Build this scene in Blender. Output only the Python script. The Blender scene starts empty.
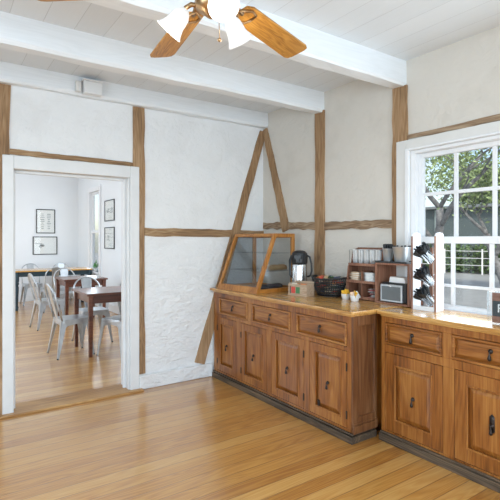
import bpy, bmesh, math, random
from mathutils import Vector, Matrix
random.seed(7)
SC = bpy.context.scene
COL = SC.collection
R = math.radians
# ------------------------------------------------------------------ camera
cd = bpy.data.cameras.new('camera'); cam = bpy.data.objects.new('camera', cd); COL.objects.link(cam)
cam.location = (0, 0, 1.4); cam.rotation_euler = (R(90), 0, -R(34.6))
cd.sensor_width = 36; cd.sensor_fit = 'HORIZONTAL'; cd.lens = 36*458/500; cd.shift_y = -0.02
cd.clip_start = .05; cd.clip_end = 400
SC.camera = cam
# ------------------------------------------------------------------ world, sun, daylight, exposure
w = bpy.data.worlds.new('sky'); SC.world = w; w.use_nodes = True
nt = w.node_tree; nt.nodes.clear()
out = nt.nodes.new('ShaderNodeOutputWorld'); bg = nt.nodes.new('ShaderNodeBackground')
sky = nt.nodes.new('ShaderNodeTexSky'); sky.sky_type = 'NISHITA'; sky.sun_disc = False
sky.sun_elevation = R(42); sky.sun_rotation = R(200); sky.air_density = 1.0; sky.dust_density = 1.5
tcw = nt.nodes.new('ShaderNodeTexCoord'); cn = nt.nodes.new('ShaderNodeTexNoise'); cn.inputs['Scale'].default_value = 3.0
cn.inputs['Detail'].default_value = 6
cr = nt.nodes.new('ShaderNodeValToRGB'); cr.color_ramp.elements[0].position = .45; cr.color_ramp.elements[1].position = .62
mixc = nt.nodes.new('ShaderNodeMixRGB'); mixc.inputs['Color2'].default_value = (4.2, 4.4, 4.7, 1)
nt.links.new(tcw.outputs['Generated'], cn.inputs['Vector']); nt.links.new(cn.outputs['Fac'], cr.inputs['Fac'])
nt.links.new(cr.outputs['Color'], mixc.inputs['Fac']); nt.links.new(sky.outputs['Color'], mixc.inputs['Color1'])
nt.links.new(mixc.outputs['Color'], bg.inputs['Color']); bg.inputs['Strength'].default_value = .20
nt.links.new(bg.outputs['Background'], out.inputs['Surface'])
sd = bpy.data.lights.new('sun', 'SUN'); so = bpy.data.objects.new('sun', sd); COL.objects.link(so)
sd.energy = 2.6; sd.angle = R(1.0); sd.color = (1, .95, .87)
so.rotation_euler = (R(38), R(-30), 0)      # shines from the street side of the house towards the garden
def area(name, loc, rot, sx, sy, power, color=(1, 1, 1)):
    l = bpy.data.lights.new(name, 'AREA'); l.shape = 'RECTANGLE'; l.size = sx; l.size_y = sy; l.energy = power; l.color = color
    o = bpy.data.objects.new(name, l); COL.objects.link(o); o.location = loc; o.rotation_euler = rot
    return o
# daylight entering through the real window openings of the two rooms
area('daylight_rear', (.3, -2.52, 1.55), (R(90), 0, 0), 3.4, 1.6, 106, (.635, .825, 1))
area('daylight_left', (-2.12, .6, 1.55), (R(90), 0, R(-90)), 2.6, 1.6, 53, (.635, .825, 1))
area('daylight_right', (2.98, 1.55, 1.5), (R(90), 0, R(90)), 1.1, 1.1, 12, (.75, .89, 1))
area('daylight_dining_left', (-1.38, 7.9, 1.6), (R(90), 0, R(-90)), 4.6, 1.7, 74, (.73, .87, 1))
area('daylight_dining_right', (2.80, 10.08, 1.6), (R(90), 0, R(90)), .7, 1.6, 12, (.80, .90, 1))
area('daylight_dining_front', (2.80, 6.6, 1.6), (R(90), 0, R(90)), 1.0, 1.6, 20, (.80, .90, 1))
SC.view_settings.view_transform = 'Standard'; SC.view_settings.look = 'None'
SC.view_settings.gamma = 1; SC.view_settings.use_curve_mapping = False
SC.view_settings.exposure = 0.35

# ------------------------------------------------------------------ materials
def newmat(name):
    m = bpy.data.materials.new(name); m.use_nodes = True
    nt = m.node_tree; b = nt.nodes['Principled BSDF']
    return m, nt, b
def N(nt, t, **k):
    n = nt.nodes.new(t)
    for a, v in k.items():
        if a in n.inputs.keys(): n.inputs[a].default_value = v
        else: setattr(n, a, v)
    return n
def plain(name, col, rough=.5, metal=0, noise=.06, scale=20, bump=0, **kw):
    m, nt, b = newmat(name)
    tc = N(nt, 'ShaderNodeTexCoord'); n = N(nt, 'ShaderNodeTexNoise'); n.inputs['Scale'].default_value = scale; n.inputs['Detail'].default_value = 4
    nt.links.new(tc.outputs['Object'], n.inputs['Vector'])
    r = N(nt, 'ShaderNodeValToRGB')
    r.color_ramp.elements[0].position = .3; r.color_ramp.elements[1].position = .7
    r.color_ramp.elements[0].color = tuple(c*(1-noise) for c in col)+(1,); r.color_ramp.elements[1].color = tuple(min(1, c*(1+noise)) for c in col)+(1,)
    nt.links.new(n.outputs['Fac'], r.inputs['Fac']); nt.links.new(r.outputs['Color'], b.inputs['Base Color'])
    b.inputs['Roughness'].default_value = rough; b.inputs['Metallic'].default_value = metal
    if bump:
        bp = N(nt, 'ShaderNodeBump'); bp.inputs['Strength'].default_value = bump; bp.inputs['Distance'].default_value = .01
        nt.links.new(n.outputs['Fac'], bp.inputs['Height']); nt.links.new(bp.outputs['Normal'], b.inputs['Normal'])
    for k, v in kw.items(): b.inputs[k].default_value = v
    return m
def wood(name, dark, mid, light, axis='X', rough=.45, ringscale=1.0, knots=False, bump=.15, coat=0, span=(.36, .56, .76), ringamp=.35):
    m, nt, b = newmat(name)
    tc = N(nt, 'ShaderNodeTexCoord'); oi = N(nt, 'ShaderNodeObjectInfo')
    off = N(nt, 'ShaderNodeVectorMath', operation='SCALE'); off.inputs[0].default_value = (3.1, 5.7, 7.3)
    nt.links.new(oi.outputs['Random'], off.inputs['Scale'])
    add = N(nt, 'ShaderNodeVectorMath', operation='ADD')
    nt.links.new(tc.outputs['Object'], add.inputs[0]); nt.links.new(off.outputs[0], add.inputs[1])
    def mp(s_long, s_cross):
        mpn = N(nt, 'ShaderNodeMapping')
        sc = [s_cross]*3; sc['XYZ'.index(axis)] = s_long
        mpn.inputs['Scale'].default_value = sc
        nt.links.new(add.outputs[0], mpn.inputs['Vector']); return mpn
    m1 = mp(.9*ringscale, 9*ringscale)
    n1 = N(nt, 'ShaderNodeTexNoise'); n1.inputs['Scale'].default_value = 1.0; n1.inputs['Detail'].default_value = 2; n1.inputs['Distortion'].default_value = .6
    nt.links.new(m1.outputs[0], n1.inputs['Vector'])
    mul = N(nt, 'ShaderNodeMath', operation='MULTIPLY'); mul.inputs[1].default_value = 9
    nt.links.new(n1.outputs['Fac'], mul.inputs[0])
    pp = N(nt, 'ShaderNodeMath', operation='PINGPONG'); pp.inputs[1].default_value = .5
    nt.links.new(mul.outputs[0], pp.inputs[0])
    m2 = mp(4, 90); n2 = N(nt, 'ShaderNodeTexNoise'); n2.inputs['Scale'].default_value = 1.0; n2.inputs['Detail'].default_value = 3
    nt.links.new(m2.outputs[0], n2.inputs['Vector'])
    m3 = mp(1.2, 5); n3 = N(nt, 'ShaderNodeTexNoise'); n3.inputs['Scale'].default_value = 1.0; n3.inputs['Detail'].default_value = 5
    nt.links.new(m3.outputs[0], n3.inputs['Vector'])
    a1 = N(nt, 'ShaderNodeMath', operation='MULTIPLY_ADD'); a1.inputs[1].default_value = ringamp
    nt.links.new(pp.outputs[0], a1.inputs[0])
    a0 = N(nt, 'ShaderNodeMath', operation='MULTIPLY'); a0.inputs[1].default_value = .35; nt.links.new(n2.outputs['Fac'], a0.inputs[0])
    nt.links.new(a0.outputs[0], a1.inputs[2])
    a2 = N(nt, 'ShaderNodeMath', operation='MULTIPLY_ADD'); a2.inputs[1].default_value = .62
    nt.links.new(n3.outputs['Fac'], a2.inputs[0]); nt.links.new(a1.outputs[0], a2.inputs[2])
    r = N(nt, 'ShaderNodeValToRGB'); e = r.color_ramp.elements
    e[0].position = span[0]; e[0].color = dark+(1,); e[1].position = span[2]; e[1].color = light+(1,)
    x = e.new(span[1]); x.color = mid+(1,)
    nt.links.new(a2.outputs[0], r.inputs['Fac']); nt.links.new(r.outputs['Color'], b.inputs['Base Color'])
    bp = N(nt, 'ShaderNodeBump'); bp.inputs['Strength'].default_value = bump; bp.inputs['Distance'].default_value = .004
    nt.links.new(a2.outputs[0], bp.inputs['Height']); nt.links.new(bp.outputs['Normal'], b.inputs['Normal'])
    b.inputs['Roughness'].default_value = rough; b.inputs['Coat Weight'].default_value = coat; b.inputs['Coat Roughness'].default_value = .15
    return m
def plaster(name, col, warm, strength=.5):
    m, nt, b = newmat(name)
    tc = N(nt, 'ShaderNodeTexCoord')
    n1 = N(nt, 'ShaderNodeTexNoise'); n1.inputs['Scale'].default_value = 3.2; n1.inputs['Detail'].default_value = 6; n1.inputs['Distortion'].default_value = .4
    n2 = N(nt, 'ShaderNodeTexNoise'); n2.inputs['Scale'].default_value = 16; n2.inputs['Detail'].default_value = 5; n2.inputs['Distortion'].default_value = .8
    for n in (n1, n2): nt.links.new(tc.outputs['Object'], n.inputs['Vector'])
    # lumpy whitewashed masonry low on the wall
    mp = N(nt, 'ShaderNodeMapping'); mp.inputs['Scale'].default_value = (7, 7, 16); nt.links.new(tc.outputs['Object'], mp.inputs['Vector'])
    n3 = N(nt, 'ShaderNodeTexNoise'); n3.inputs['Scale'].default_value = 1; n3.inputs['Detail'].default_value = 3; n3.inputs['Distortion'].default_value = 1.2
    nt.links.new(mp.outputs[0], n3.inputs['Vector'])
    sx = N(nt, 'ShaderNodeSeparateXYZ'); nt.links.new(tc.outputs['Object'], sx.inputs[0])
    mr = N(nt, 'ShaderNodeMapRange'); mr.inputs['From Min'].default_value = 1.5; mr.inputs['From Max'].default_value = .9
    nt.links.new(sx.outputs['Z'], mr.inputs['Value'])
    s1 = N(nt, 'ShaderNodeMath', operation='MULTIPLY_ADD'); s1.inputs[1].default_value = .35
    nt.links.new(n2.outputs['Fac'], s1.inputs[0]); nt.links.new(n1.outputs['Fac'], s1.inputs[2])
    s2 = N(nt, 'ShaderNodeMath', operation='MULTIPLY'); nt.links.new(n3.outputs['Fac'], s2.inputs[0]); nt.links.new(mr.outputs[0], s2.inputs[1])
    s3 = N(nt, 'ShaderNodeMath', operation='MULTIPLY_ADD'); s3.inputs[1].default_value = .9; nt.links.new(s2.outputs[0], s3.inputs[0]); nt.links.new(s1.outputs[0], s3.inputs[2])
    bp = N(nt, 'ShaderNodeBump'); bp.inputs['Strength'].default_value = strength; bp.inputs['Distance'].default_value = .03
    nt.links.new(s3.outputs[0], bp.inputs['Height']); nt.links.new(bp.outputs['Normal'], b.inputs['Normal'])
    r = N(nt, 'ShaderNodeValToRGB'); r.color_ramp.elements[0].color = warm+(1,); r.color_ramp.elements[1].color = col+(1,)
    r.color_ramp.elements[0].position = .25; r.color_ramp.elements[1].position = .5
    nt.links.new(n1.outputs['Fac'], r.inputs['Fac']); nt.links.new(r.outputs['Color'], b.inputs['Base Color'])
    b.inputs['Roughness'].default_value = .85; b.inputs['Specular IOR Level'].default_value = .2
    return m
def boards(name, ax_long, width, cols, gap, rough, gapw=.02, grain=True, coat=0, bump=.3, var=.5):
    """boards laid along ax_long ('X' or 'Y')"""
    m, nt, b = newmat(name)
    tc = N(nt, 'ShaderNodeTexCoord'); sx = N(nt, 'ShaderNodeSeparateXYZ'); nt.links.new(tc.outputs['Object'], sx.inputs[0])
    L = 'X' if ax_long == 'X' else 'Y'; Cx = 'Y' if L == 'X' else 'X'
    dv = N(nt, 'ShaderNodeMath', operation='DIVIDE'); dv.inputs[1].default_value = width; nt.links.new(sx.outputs[Cx], dv.inputs[0])
    fl = N(nt, 'ShaderNodeMath', operation='FLOOR'); nt.links.new(dv.outputs[0], fl.inputs[0])
    fr = N(nt, 'ShaderNodeMath', operation='FRACT'); nt.links.new(dv.outputs[0], fr.inputs[0])
    pp = N(nt, 'ShaderNodeMath', operation='PINGPONG'); pp.inputs[1].default_value = .5; nt.links.new(fr.outputs[0], pp.inputs[0])
    gp = N(nt, 'ShaderNodeMapRange'); gp.inputs['From Min'].default_value = 0; gp.inputs['From Max'].default_value = gapw
    nt.links.new(pp.outputs[0], gp.inputs['Value'])
    wn = N(nt, 'ShaderNodeTexWhiteNoise'); wn.noise_dimensions = '1D'; nt.links.new(fl.outputs[0], wn.inputs['W'])
    # grain, shifted per board
    cmb = N(nt, 'ShaderNodeCombineXYZ')
    sh = N(nt, 'ShaderNodeMath', operation='MULTIPLY_ADD'); sh.inputs[1].default_value = 37; nt.links.new(wn.outputs['Value'], sh.inputs[0]); nt.links.new(sx.outputs[L], sh.inputs[2])
    sl = N(nt, 'ShaderNodeMath', operation='MULTIPLY'); sl.inputs[1].default_value = .9; nt.links.new(sh.outputs[0], sl.inputs[0])
    sc = N(nt, 'ShaderNodeMath', operation='MULTIPLY'); sc.inputs[1].default_value = 11; nt.links.new(sx.outputs[Cx], sc.inputs[0])
    nt.links.new(sl.outputs[0], cmb.inputs[0]); nt.links.new(sc.outputs[0], cmb.inputs[1]); nt.links.new(wn.outputs['Value'], cmb.inputs[2])
    n1 = N(nt, 'ShaderNodeTexNoise'); n1.inputs['Scale'].default_value = 1; n1.inputs['Detail'].default_value = 1.5; n1.inputs['Distortion'].default_value = .3
    nt.links.new(cmb.outputs[0], n1.inputs['Vector'])
    mu = N(nt, 'ShaderNodeMath', operation='MULTIPLY'); mu.inputs[1].default_value = 13; nt.links.new(n1.outputs['Fac'], mu.inputs[0])
    p2 = N(nt, 'ShaderNodeMath', operation='PINGPONG'); p2.inputs[1].default_value = .5; nt.links.new(mu.outputs[0], p2.inputs[0])
    sca = N(nt, 'ShaderNodeVectorMath', operation='MULTIPLY'); sca.inputs[1].default_value = (5, 9, 1); nt.links.new(cmb.outputs[0], sca.inputs[0])
    n2 = N(nt, 'ShaderNodeTexNoise'); n2.inputs['Scale'].default_value = 1; n2.inputs['Detail'].default_value = 3; nt.links.new(sca.outputs[0], n2.inputs['Vector'])
    g = N(nt, 'ShaderNodeMath', operation='MULTIPLY_ADD'); g.inputs[1].default_value = .55 if grain else .15; nt.links.new(p2.outputs[0], g.inputs[0])
    g2 = N(nt, 'ShaderNodeMath', operation='MULTIPLY'); g2.inputs[1].default_value = .3; nt.links.new(n2.outputs['Fac'], g2.inputs[0])
    nt.links.new(g2.outputs[0], g.inputs[2])
    g3 = N(nt, 'ShaderNodeMath', operation='MULTIPLY_ADD'); g3.inputs[1].default_value = var; nt.links.new(wn.outputs['Value'], g3.inputs[0]); nt.links.new(g.outputs[0], g3.inputs[2])
    r = N(nt, 'ShaderNodeValToRGB'); e = r.color_ramp.elements
    e[0].position = .15; e[0].color = cols[0]+(1,); e[1].position = .95; e[1].color = cols[2]+(1,); x = e.new(.5); x.color = cols[1]+(1,)
    nt.links.new(g3.outputs[0], r.inputs['Fac'])
    mx = N(nt, 'ShaderNodeMixRGB'); mx.inputs['Color1'].default_value = gap+(1,); nt.links.new(gp.outputs[0], mx.inputs['Fac']); nt.links.new(r.outputs['Color'], mx.inputs['Color2'])
    nt.links.new(mx.outputs[0], b.inputs['Base Color'])
    bp = N(nt, 'ShaderNodeBump'); bp.inputs['Strength'].default_value = bump; bp.inputs['Distance'].default_value = .004
    nt.links.new(gp.outputs[0], bp.inputs['Height']); nt.links.new(bp.outputs['Normal'], b.inputs['Normal'])
    b.inputs['Roughness'].default_value = rough; b.inputs['Coat Weight'].default_value = coat; b.inputs['Coat Roughness'].default_value = .22; b.inputs['Coat IOR'].default_value = 1.75
    return m
def glass(name, tint=(1, 1, 1), alpha=.12, rough=.02):
    m, nt, b = newmat(name); nt.nodes.remove(b)
    o = nt.nodes['Material Output']; t = N(nt, 'ShaderNodeBsdfTransparent'); t.inputs[0].default_value = tint+(1,)
    g = N(nt, 'ShaderNodeBsdfGlossy'); g.inputs['Roughness'].default_value = rough
    lw = N(nt, 'ShaderNodeLayerWeight'); lw.inputs['Blend'].default_value = .5
    pw = N(nt, 'ShaderNodeMath', operation='POWER'); pw.inputs[1].default_value = 4; nt.links.new(lw.outputs['Facing'], pw.inputs[0])
    ma = N(nt, 'ShaderNodeMath', operation='MULTIPLY_ADD'); ma.inputs[1].default_value = .5; ma.inputs[2].default_value = alpha; nt.links.new(pw.outputs[0], ma.inputs[0])
    mx = N(nt, 'ShaderNodeMixShader'); nt.links.new(ma.outputs[0], mx.inputs[0]); nt.links.new(t.outputs[0], mx.inputs[1]); nt.links.new(g.outputs[0], mx.inputs[2])
    nt.links.new(mx.outputs[0], o.inputs['Surface'])
    return m
M = {}
M['plaster'] = plaster('white_lime_plaster', (.86, .865, .86), (.80, .80, .79), .9)
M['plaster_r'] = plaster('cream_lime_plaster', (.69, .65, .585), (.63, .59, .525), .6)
M['smooth'] = plain('smooth_white_wall', (.84, .86, .875), .7, 0, .01, 3)
M['white'] = plain('white_gloss_paint', (.86, .87, .88), .35, 0, .02, 6)
M['casing'] = plain('greyish_white_paint', (.78, .785, .78), .4, 0, .03, 8)
M['cream'] = plain('cream_window_casing_paint', (.74, .73, .70), .5, 0, .03, 8)
M['ceil'] = boards('white_painted_ceiling_boards', 'Y', .19, ((.72, .755, .78), (.76, .795, .82), (.78, .815, .84)), (.50, .51, .51), .5, .012, False, bump=.5, var=.4)
M['beam'] = wood('white_painted_beam', (.79, .82, .84), (.83, .86, .88), (.86, .89, .91), 'X', .5, 1, bump=.25)
M['floor'] = boards('pine_floor_boards', 'X', .105, ((.40, .155, .026), (.60, .29, .062), (.74, .435, .14)), (.24, .095, .022), .36, .04, True, coat=1, bump=.35)
M['timber'] = wood('old_oak_timber', (.17, .095, .045), (.33, .195, .095), (.47, .30, .165), 'Z', .75, 1.6, bump=.7)
M['timberx'] = wood('old_oak_rail', (.17, .095, .045), (.33, .195, .095), (.50, .34, .19), 'X', .75, 1.6, bump=.7)
M['timbery'] = wood('weathered_oak_rail', (.12, .075, .045), (.26, .165, .095), (.46, .34, .22), 'Y', .8, 1.6, bump=.8)
M['pineV'] = wood('antique_pine_upright', (.07, .018, .003), (.29, .093, .014), (.45, .19, .042), 'Z', .38, 1.0, coat=.25, ringamp=.2, span=(.32, .52, .70))
M['pineH'] = wood('antique_pine_rail', (.08, .021, .004), (.31, .106, .018), (.49, .22, .055), 'X', .38, 1.1, coat=.25, ringamp=.24, span=(.33, .53, .72))
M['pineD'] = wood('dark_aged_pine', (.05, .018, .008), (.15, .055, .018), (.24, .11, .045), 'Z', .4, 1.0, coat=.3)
M['top'] = wood('polished_pine_worktop', (.36, .15, .030), (.58, .30, .080), (.70, .42, .14), 'X', .25, 1.0, coat=.5, bump=.05)
M['plinth'] = wood('worn_grey_plinth', (.035, .025, .017), (.085, .058, .036), (.20, .13, .075), 'X', .6, 1)
M['iron'] = plain('dark_iron', (.045, .035, .03), .45, .7, .3, 60)
M['casewood'] = wood('orange_oak_case', (.28, .09, .015), (.46, .18, .032), (.58, .26, .055), 'Z', .35, 1.2, coat=.3)
M['cratewood'] = wood('reddish_crate_wood', (.15, .06, .035), (.27, .12, .07), (.36, .18, .11), 'Z', .55, 1.5)
M['cherry'] = wood('reddish_brown_table', (.06, .018, .009), (.12, .036, .017), (.20, .065, .032), 'X', .3, 1.0, coat=.3)
M['steel'] = plain('galvanised_steel', (.55, .58, .60), .30, .75, .18, 9)
M['chrome'] = plain('polished_steel', (.78, .79, .80), .24, .95, .03, 10)
M['brushed'] = plain('brushed_metal', (.72, .74, .75), .36, .7, .04, 10)
M['black'] = plain('black_plastic', (.018, .02, .022), .35, 0, .2, 30)
M['bluepaint'] = plain('dark_blue_green_paint', (.02, .045, .06), .45, 0, .15, 20)
M['brass'] = plain('antique_brass', (.42, .27, .14), .28, 1, .1, 20)
M['blade'] = wood('oak_fan_blade', (.17, .06, .008), (.46, .21, .035), (.60, .32, .07), 'X', .4, 3.2)
M['glass'] = glass('window_glass', (.985, .99, .985), .02)
M['clear'] = glass('clear_plastic', (.93, .95, .96), .07, .08)
M['caseglass'] = glass('display_glass', (.90, .92, .93), .05, .03)
M['paper'] = plain('white_paper', (.85, .85, .84), .6, 0, .02)
M['grey'] = plain('grey_plastic', (.15, .165, .17), .4, .2, .05)
M['lamp'] = plain('glowing_frosted_glass', (.62, .62, .62), .5, 0, 0, **{'Emission Color': (1, .97, .93, 1), 'Emission Strength': .22})
def flat(name, c, rough=.5, **k):
    if name not in M: M[name] = plain(name, c, rough, 0, .08, 40, **k)
    return M[name]

# ------------------------------------------------------------------ mesh building
class MB:
    def __init__(s): s.bm = bmesh.new()
    def _x(s, vs, mat):
        if mat is not None:
            for v in vs: v.co = mat @ v.co
    def box(s, x0, x1, y0, y1, z0, z1, mat=None):
        if x0 > x1: x0, x1 = x1, x0
        if y0 > y1: y0, y1 = y1, y0
        if z0 > z1: z0, z1 = z1, z0
        v = [s.bm.verts.new(p) for p in ((x0,y0,z0),(x1,y0,z0),(x1,y1,z0),(x0,y1,z0),(x0,y0,z1),(x1,y0,z1),(x1,y1,z1),(x0,y1,z1))]
        for f in ((3,2,1,0),(4,5,6,7),(0,1,5,4),(1,2,6,5),(2,3,7,6),(3,0,4,7)): s.bm.faces.new([v[i] for i in f])
        s._x(v, mat); return s
    def hexa(s, pts):
        v = [s.bm.verts.new(p) for p in pts]
        for f in ((3,2,1,0),(4,5,6,7),(0,1,5,4),(1,2,6,5),(2,3,7,6),(3,0,4,7)): s.bm.faces.new([v[i] for i in f])
        return s
    def lathe(s, prof, n=24, mat=None, cap=True):
        rings = []; allv = []
        for r, z in prof:
            ring = [s.bm.verts.new((r*math.cos(2*math.pi*i/n), r*math.sin(2*math.pi*i/n), z)) for i in range(n)]
            rings.append(ring); allv += ring
        for a, b in zip(rings, rings[1:]):
            for i in range(n): s.bm.faces.new((a[i], a[(i+1)%n], b[(i+1)%n], b[i]))
        if cap:
            if prof[0][0] > 1e-4: s.bm.faces.new(rings[0][::-1])
            if prof[-1][0] > 1e-4: s.bm.faces.new(rings[-1])
        s._x(allv, mat); return s
    def tube(s, path, r, n=10, closed=False, flatz=None):
        P = [Vector(p) for p in path]; rr = r if isinstance(r, (list, tuple)) else [r]*len(P)
        rings = []; up = None
        for i, p in enumerate(P):
            if closed: d = (P[(i+1) % len(P)]-P[i-1])
            else: d = (P[min(i+1, len(P)-1)]-P[max(i-1, 0)])
            d.normalize()
            if up is None:
                up = Vector((0, 0, 1)) if abs(d.z) < .9 else Vector((1, 0, 0))
            side = d.cross(up).normalized(); up = side.cross(d).normalized()
            rings.append([s.bm.verts.new(p+side*(rr[i]*math.cos(2*math.pi*k/n))+up*(rr[i]*math.sin(2*math.pi*k/n))) for k in range(n)])
        pairs = list(zip(rings, rings[1:]))+([(rings[-1], rings[0])] if closed else [])
        for a, b in pairs:
            for k in range(n): s.bm.faces.new((a[k], a[(k+1)%n], b[(k+1)%n], b[k]))
        if not closed: s.bm.faces.new(rings[0][::-1]); s.bm.faces.new(rings[-1])
        return s
    def prism(s, poly, a, b, plane='XY', mat=None):
        def P(u, v, w): return {'XY': (u, v, w), 'XZ': (u, w, v), 'YZ': (w, u, v)}[plane]
        A = [s.bm.verts.new(P(u, v, a)) for u, v in poly]; B = [s.bm.verts.new(P(u, v, b)) for u, v in poly]
        s.bm.faces.new(A[::-1]); s.bm.faces.new(B); n = len(poly)
        for i in range(n): s.bm.faces.new((A[i], A[(i+1)%n], B[(i+1)%n], B[i]))
        s._x(A+B, mat); return s
    def quad(s, pts):
        s.bm.faces.new([s.bm.verts.new(p) for p in pts]); return s
    def build(s, name, mat, parent=None, bevel=0, smooth=False, seg=2, loc=None, rot=None, sub=0):
        bmesh.ops.recalc_face_normals(s.bm, faces=s.bm.faces)
        me = bpy.data.meshes.new(name); s.bm.to_mesh(me); s.bm.free()
        o = bpy.data.objects.new(name, me); COL.objects.link(o)
        for mm in (mat if isinstance(mat, (list, tuple)) else [mat]): me.materials.append(mm)
        if smooth:
            for p in me.polygons: p.use_smooth = True
        if bevel:
            md = o.modifiers.new('bevel', 'BEVEL'); md.width = bevel; md.segments = seg; md.limit_method = 'ANGLE'; md.angle_limit = R(40)
        if sub:
            md = o.modifiers.new('sub', 'SUBSURF'); md.levels = sub; md.render_levels = sub
        if parent: o.parent = parent
        if loc: o.location = loc
        if rot: o.rotation_euler = rot
        return o
def tag(o, label=None, cat=None, group=None, kind=None):
    if label: o['label'] = label
    if cat: o['category'] = cat
    if group: o['group'] = group
    if kind: o['kind'] = kind
    return o
def empty(name, loc=(0, 0, 0), rz=0, rot=None):
    o = bpy.data.objects.new(name, None); COL.objects.link(o); o.location = loc; o.rotation_euler = rot or (0, 0, rz); o.empty_display_size = .1
    return o
def children(o): return [c for c in bpy.data.objects if c.parent == o]
def copy_tree(o, parent=None):
    c = o.copy(); COL.objects.link(c)
    if parent: c.parent = parent
    for ch in children(o): copy_tree(ch, c)
    return c
def struct(o, label=None): return tag(o, label, None, None, 'structure')

# ------------------------------------------------------------------ the shell
W, B, H = 3.02, 4.12, 2.79
L0, Y0 = -2.2, -2.6
struct(MB().box(L0-.2, 3.3, Y0-.2, 11.7, -.2, 0).build('floor', M['floor']), 'golden pine floorboards running through both rooms')
struct(MB().box(L0-.2, 3.3, Y0-.2, B+.1, H, H+.25).build('ceiling', M['ceil']), 'white painted board ceiling over the timbers')
struct(MB().box(-1.65, 3.3, B+.1, 11.7, 3.1, 3.35).build('ceiling', M['smooth']), 'smooth white ceiling of the dining room')
m = MB()   # back wall with doorway
DX0, DX1, DZ = .515, 1.49, 1.985
m.box(L0, DX0, B, B+.2, 0, H); m.box(DX1, 3.28, B, B+.2, 0, H); m.box(DX0, DX1, B, B+.2, DZ, H)
m.box(-1.65, 3.28, B+.1, B+.2, H, 3.1)
struct(m.build('wall_back', M['plaster']), 'whitewashed plaster wall with the open doorway')
WY0, WY1, WZ0, WZ1 = 1.0, 2.2, .86, 2.085
m = MB()
m.box(W, W+.12, Y0, WY0, 0, H); m.box(W, W+.12, WY1, B+.2, 0, H); m.box(W, W+.12, WY0, WY1, 0, WZ0); m.box(W, W+.12, WY0, WY1, WZ1, H)
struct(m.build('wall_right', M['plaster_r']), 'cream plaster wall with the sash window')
m = MB(); a, b, z0, z1 = -.7, 1.9, .75, 2.35
m.box(L0-.2, L0, Y0, a, 0, H); m.box(L0-.2, L0, b, B+.2, 0, H); m.box(L0-.2, L0, a, b, 0, z0); m.box(L0-.2, L0, a, b, z1, H)
struct(m.build('wall_left', M['plaster']), 'white plaster wall on the street side')
m = MB(); a, b = -1.4, 2.0
m.box(L0-.2, a, Y0-.2, Y0, 0, H); m.box(b, W+.25, Y0-.2, Y0, 0, H); m.box(a, b, Y0-.2, Y0, 0, z0); m.box(a, b, Y0-.2, Y0, z1, H)
struct(m.build('wall_rear', M['plaster']), 'white plaster wall behind the viewpoint')
# dining room walls
RX, RY = 2.87, 11.5
struct(MB().box(-1.65, RX+.2, RY, RY+.2, 0, 3.1).build('wall_dining_back', M['smooth']), 'smooth white far wall of the dining room')
m = MB(); wy0, wy1, wz0, wz1 = 9.72, 10.44, .72, 2.45
m.box(RX, RX+.1, B+.2, 6.0, 0, 3.1); m.box(RX, RX+.1, 6.0, 7.2, 0, .72); m.box(RX, RX+.1, 6.0, 7.2, 2.45, 3.1)
m.box(RX, RX+.1, 7.2, wy0, 0, 3.1); m.box(RX, RX+.1, wy1, RY, 0, 3.1)
m.box(RX, RX+.1, wy0, wy1, 0, wz0); m.box(RX, RX+.1, wy0, wy1, wz1, 3.1)
struct(m.build('wall_dining_right', M['smooth']), 'smooth white side wall of the dining room with the tall window')
m = MB()
m.box(-1.65, -1.45, B+.2, 5.4, 0, 3.1); m.box(-1.65, -1.45, 10.4, RY, 0, 3.1); m.box(-1.65, -1.45, 5.4, 10.4, 0, .7); m.box(-1.65, -1.45, 5.4, 10.4, 2.5, 3.1)
struct(m.build('wall_dining_left', M['smooth']), 'smooth white wall on the left of the dining room')

# door frame (casing and jambs)
d = empty('door_1', (DX0, B, 0)); struct(d, 'white painted door frame standing open to the dining room')
m = MB(); c0, c1, ct = .445-DX0, 1.575-DX0, 2.08
ow = DX1-DX0
m.box(c0, .012, -.025, .0, 0, ct); m.box(ow-.0, c1, -.025, .0, 0, ct); m.box(.012, ow, -.025, 0, DZ-.012, ct)
m.build('door_casing', M['casing'], d, .006)
m = MB(); m.box(-.0, .012, 0, .2, 0, DZ); m.box(ow-.012, ow, 0, .2, 0, DZ); m.box(0.012, ow-.012, 0, .2, DZ-.012, DZ)
m.box(.012, .035, .07, .10, 0, DZ-.012); m.box(ow-.035, ow-.012, .07, .10, 0, DZ-.012); m.box(.035, ow-.035, .07, .10, DZ-.035, DZ-.012)
m.build('door_jamb', M['casing'], d, .004)
struct(MB().box(.36, 1.60, B-.075, B+.2, 0, .018).build('trim_1', wood('worn_threshold', (.24, .11, .04), (.44, .23, .08), (.58, .34, .13), 'X', .4, 1), bevel=.004), 'worn wooden threshold strip in the doorway')
# skirting
struct(MB().box(1.575, 2.36, B-.028, B, 0, .135).build('baseboard_back', M['plaster'], bevel=.012), 'whitewashed skirting right of the doorway')
struct(MB().box(RX-.02, RX, B+.2, RY, 0, .14).build('baseboard_dining_right', M['white'], bevel=.004))
struct(MB().box(-1.45, RX-.02, RY-.02, RY, 0, .14).build('baseboard_dining_back', M['white'], bevel=.004))

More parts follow.
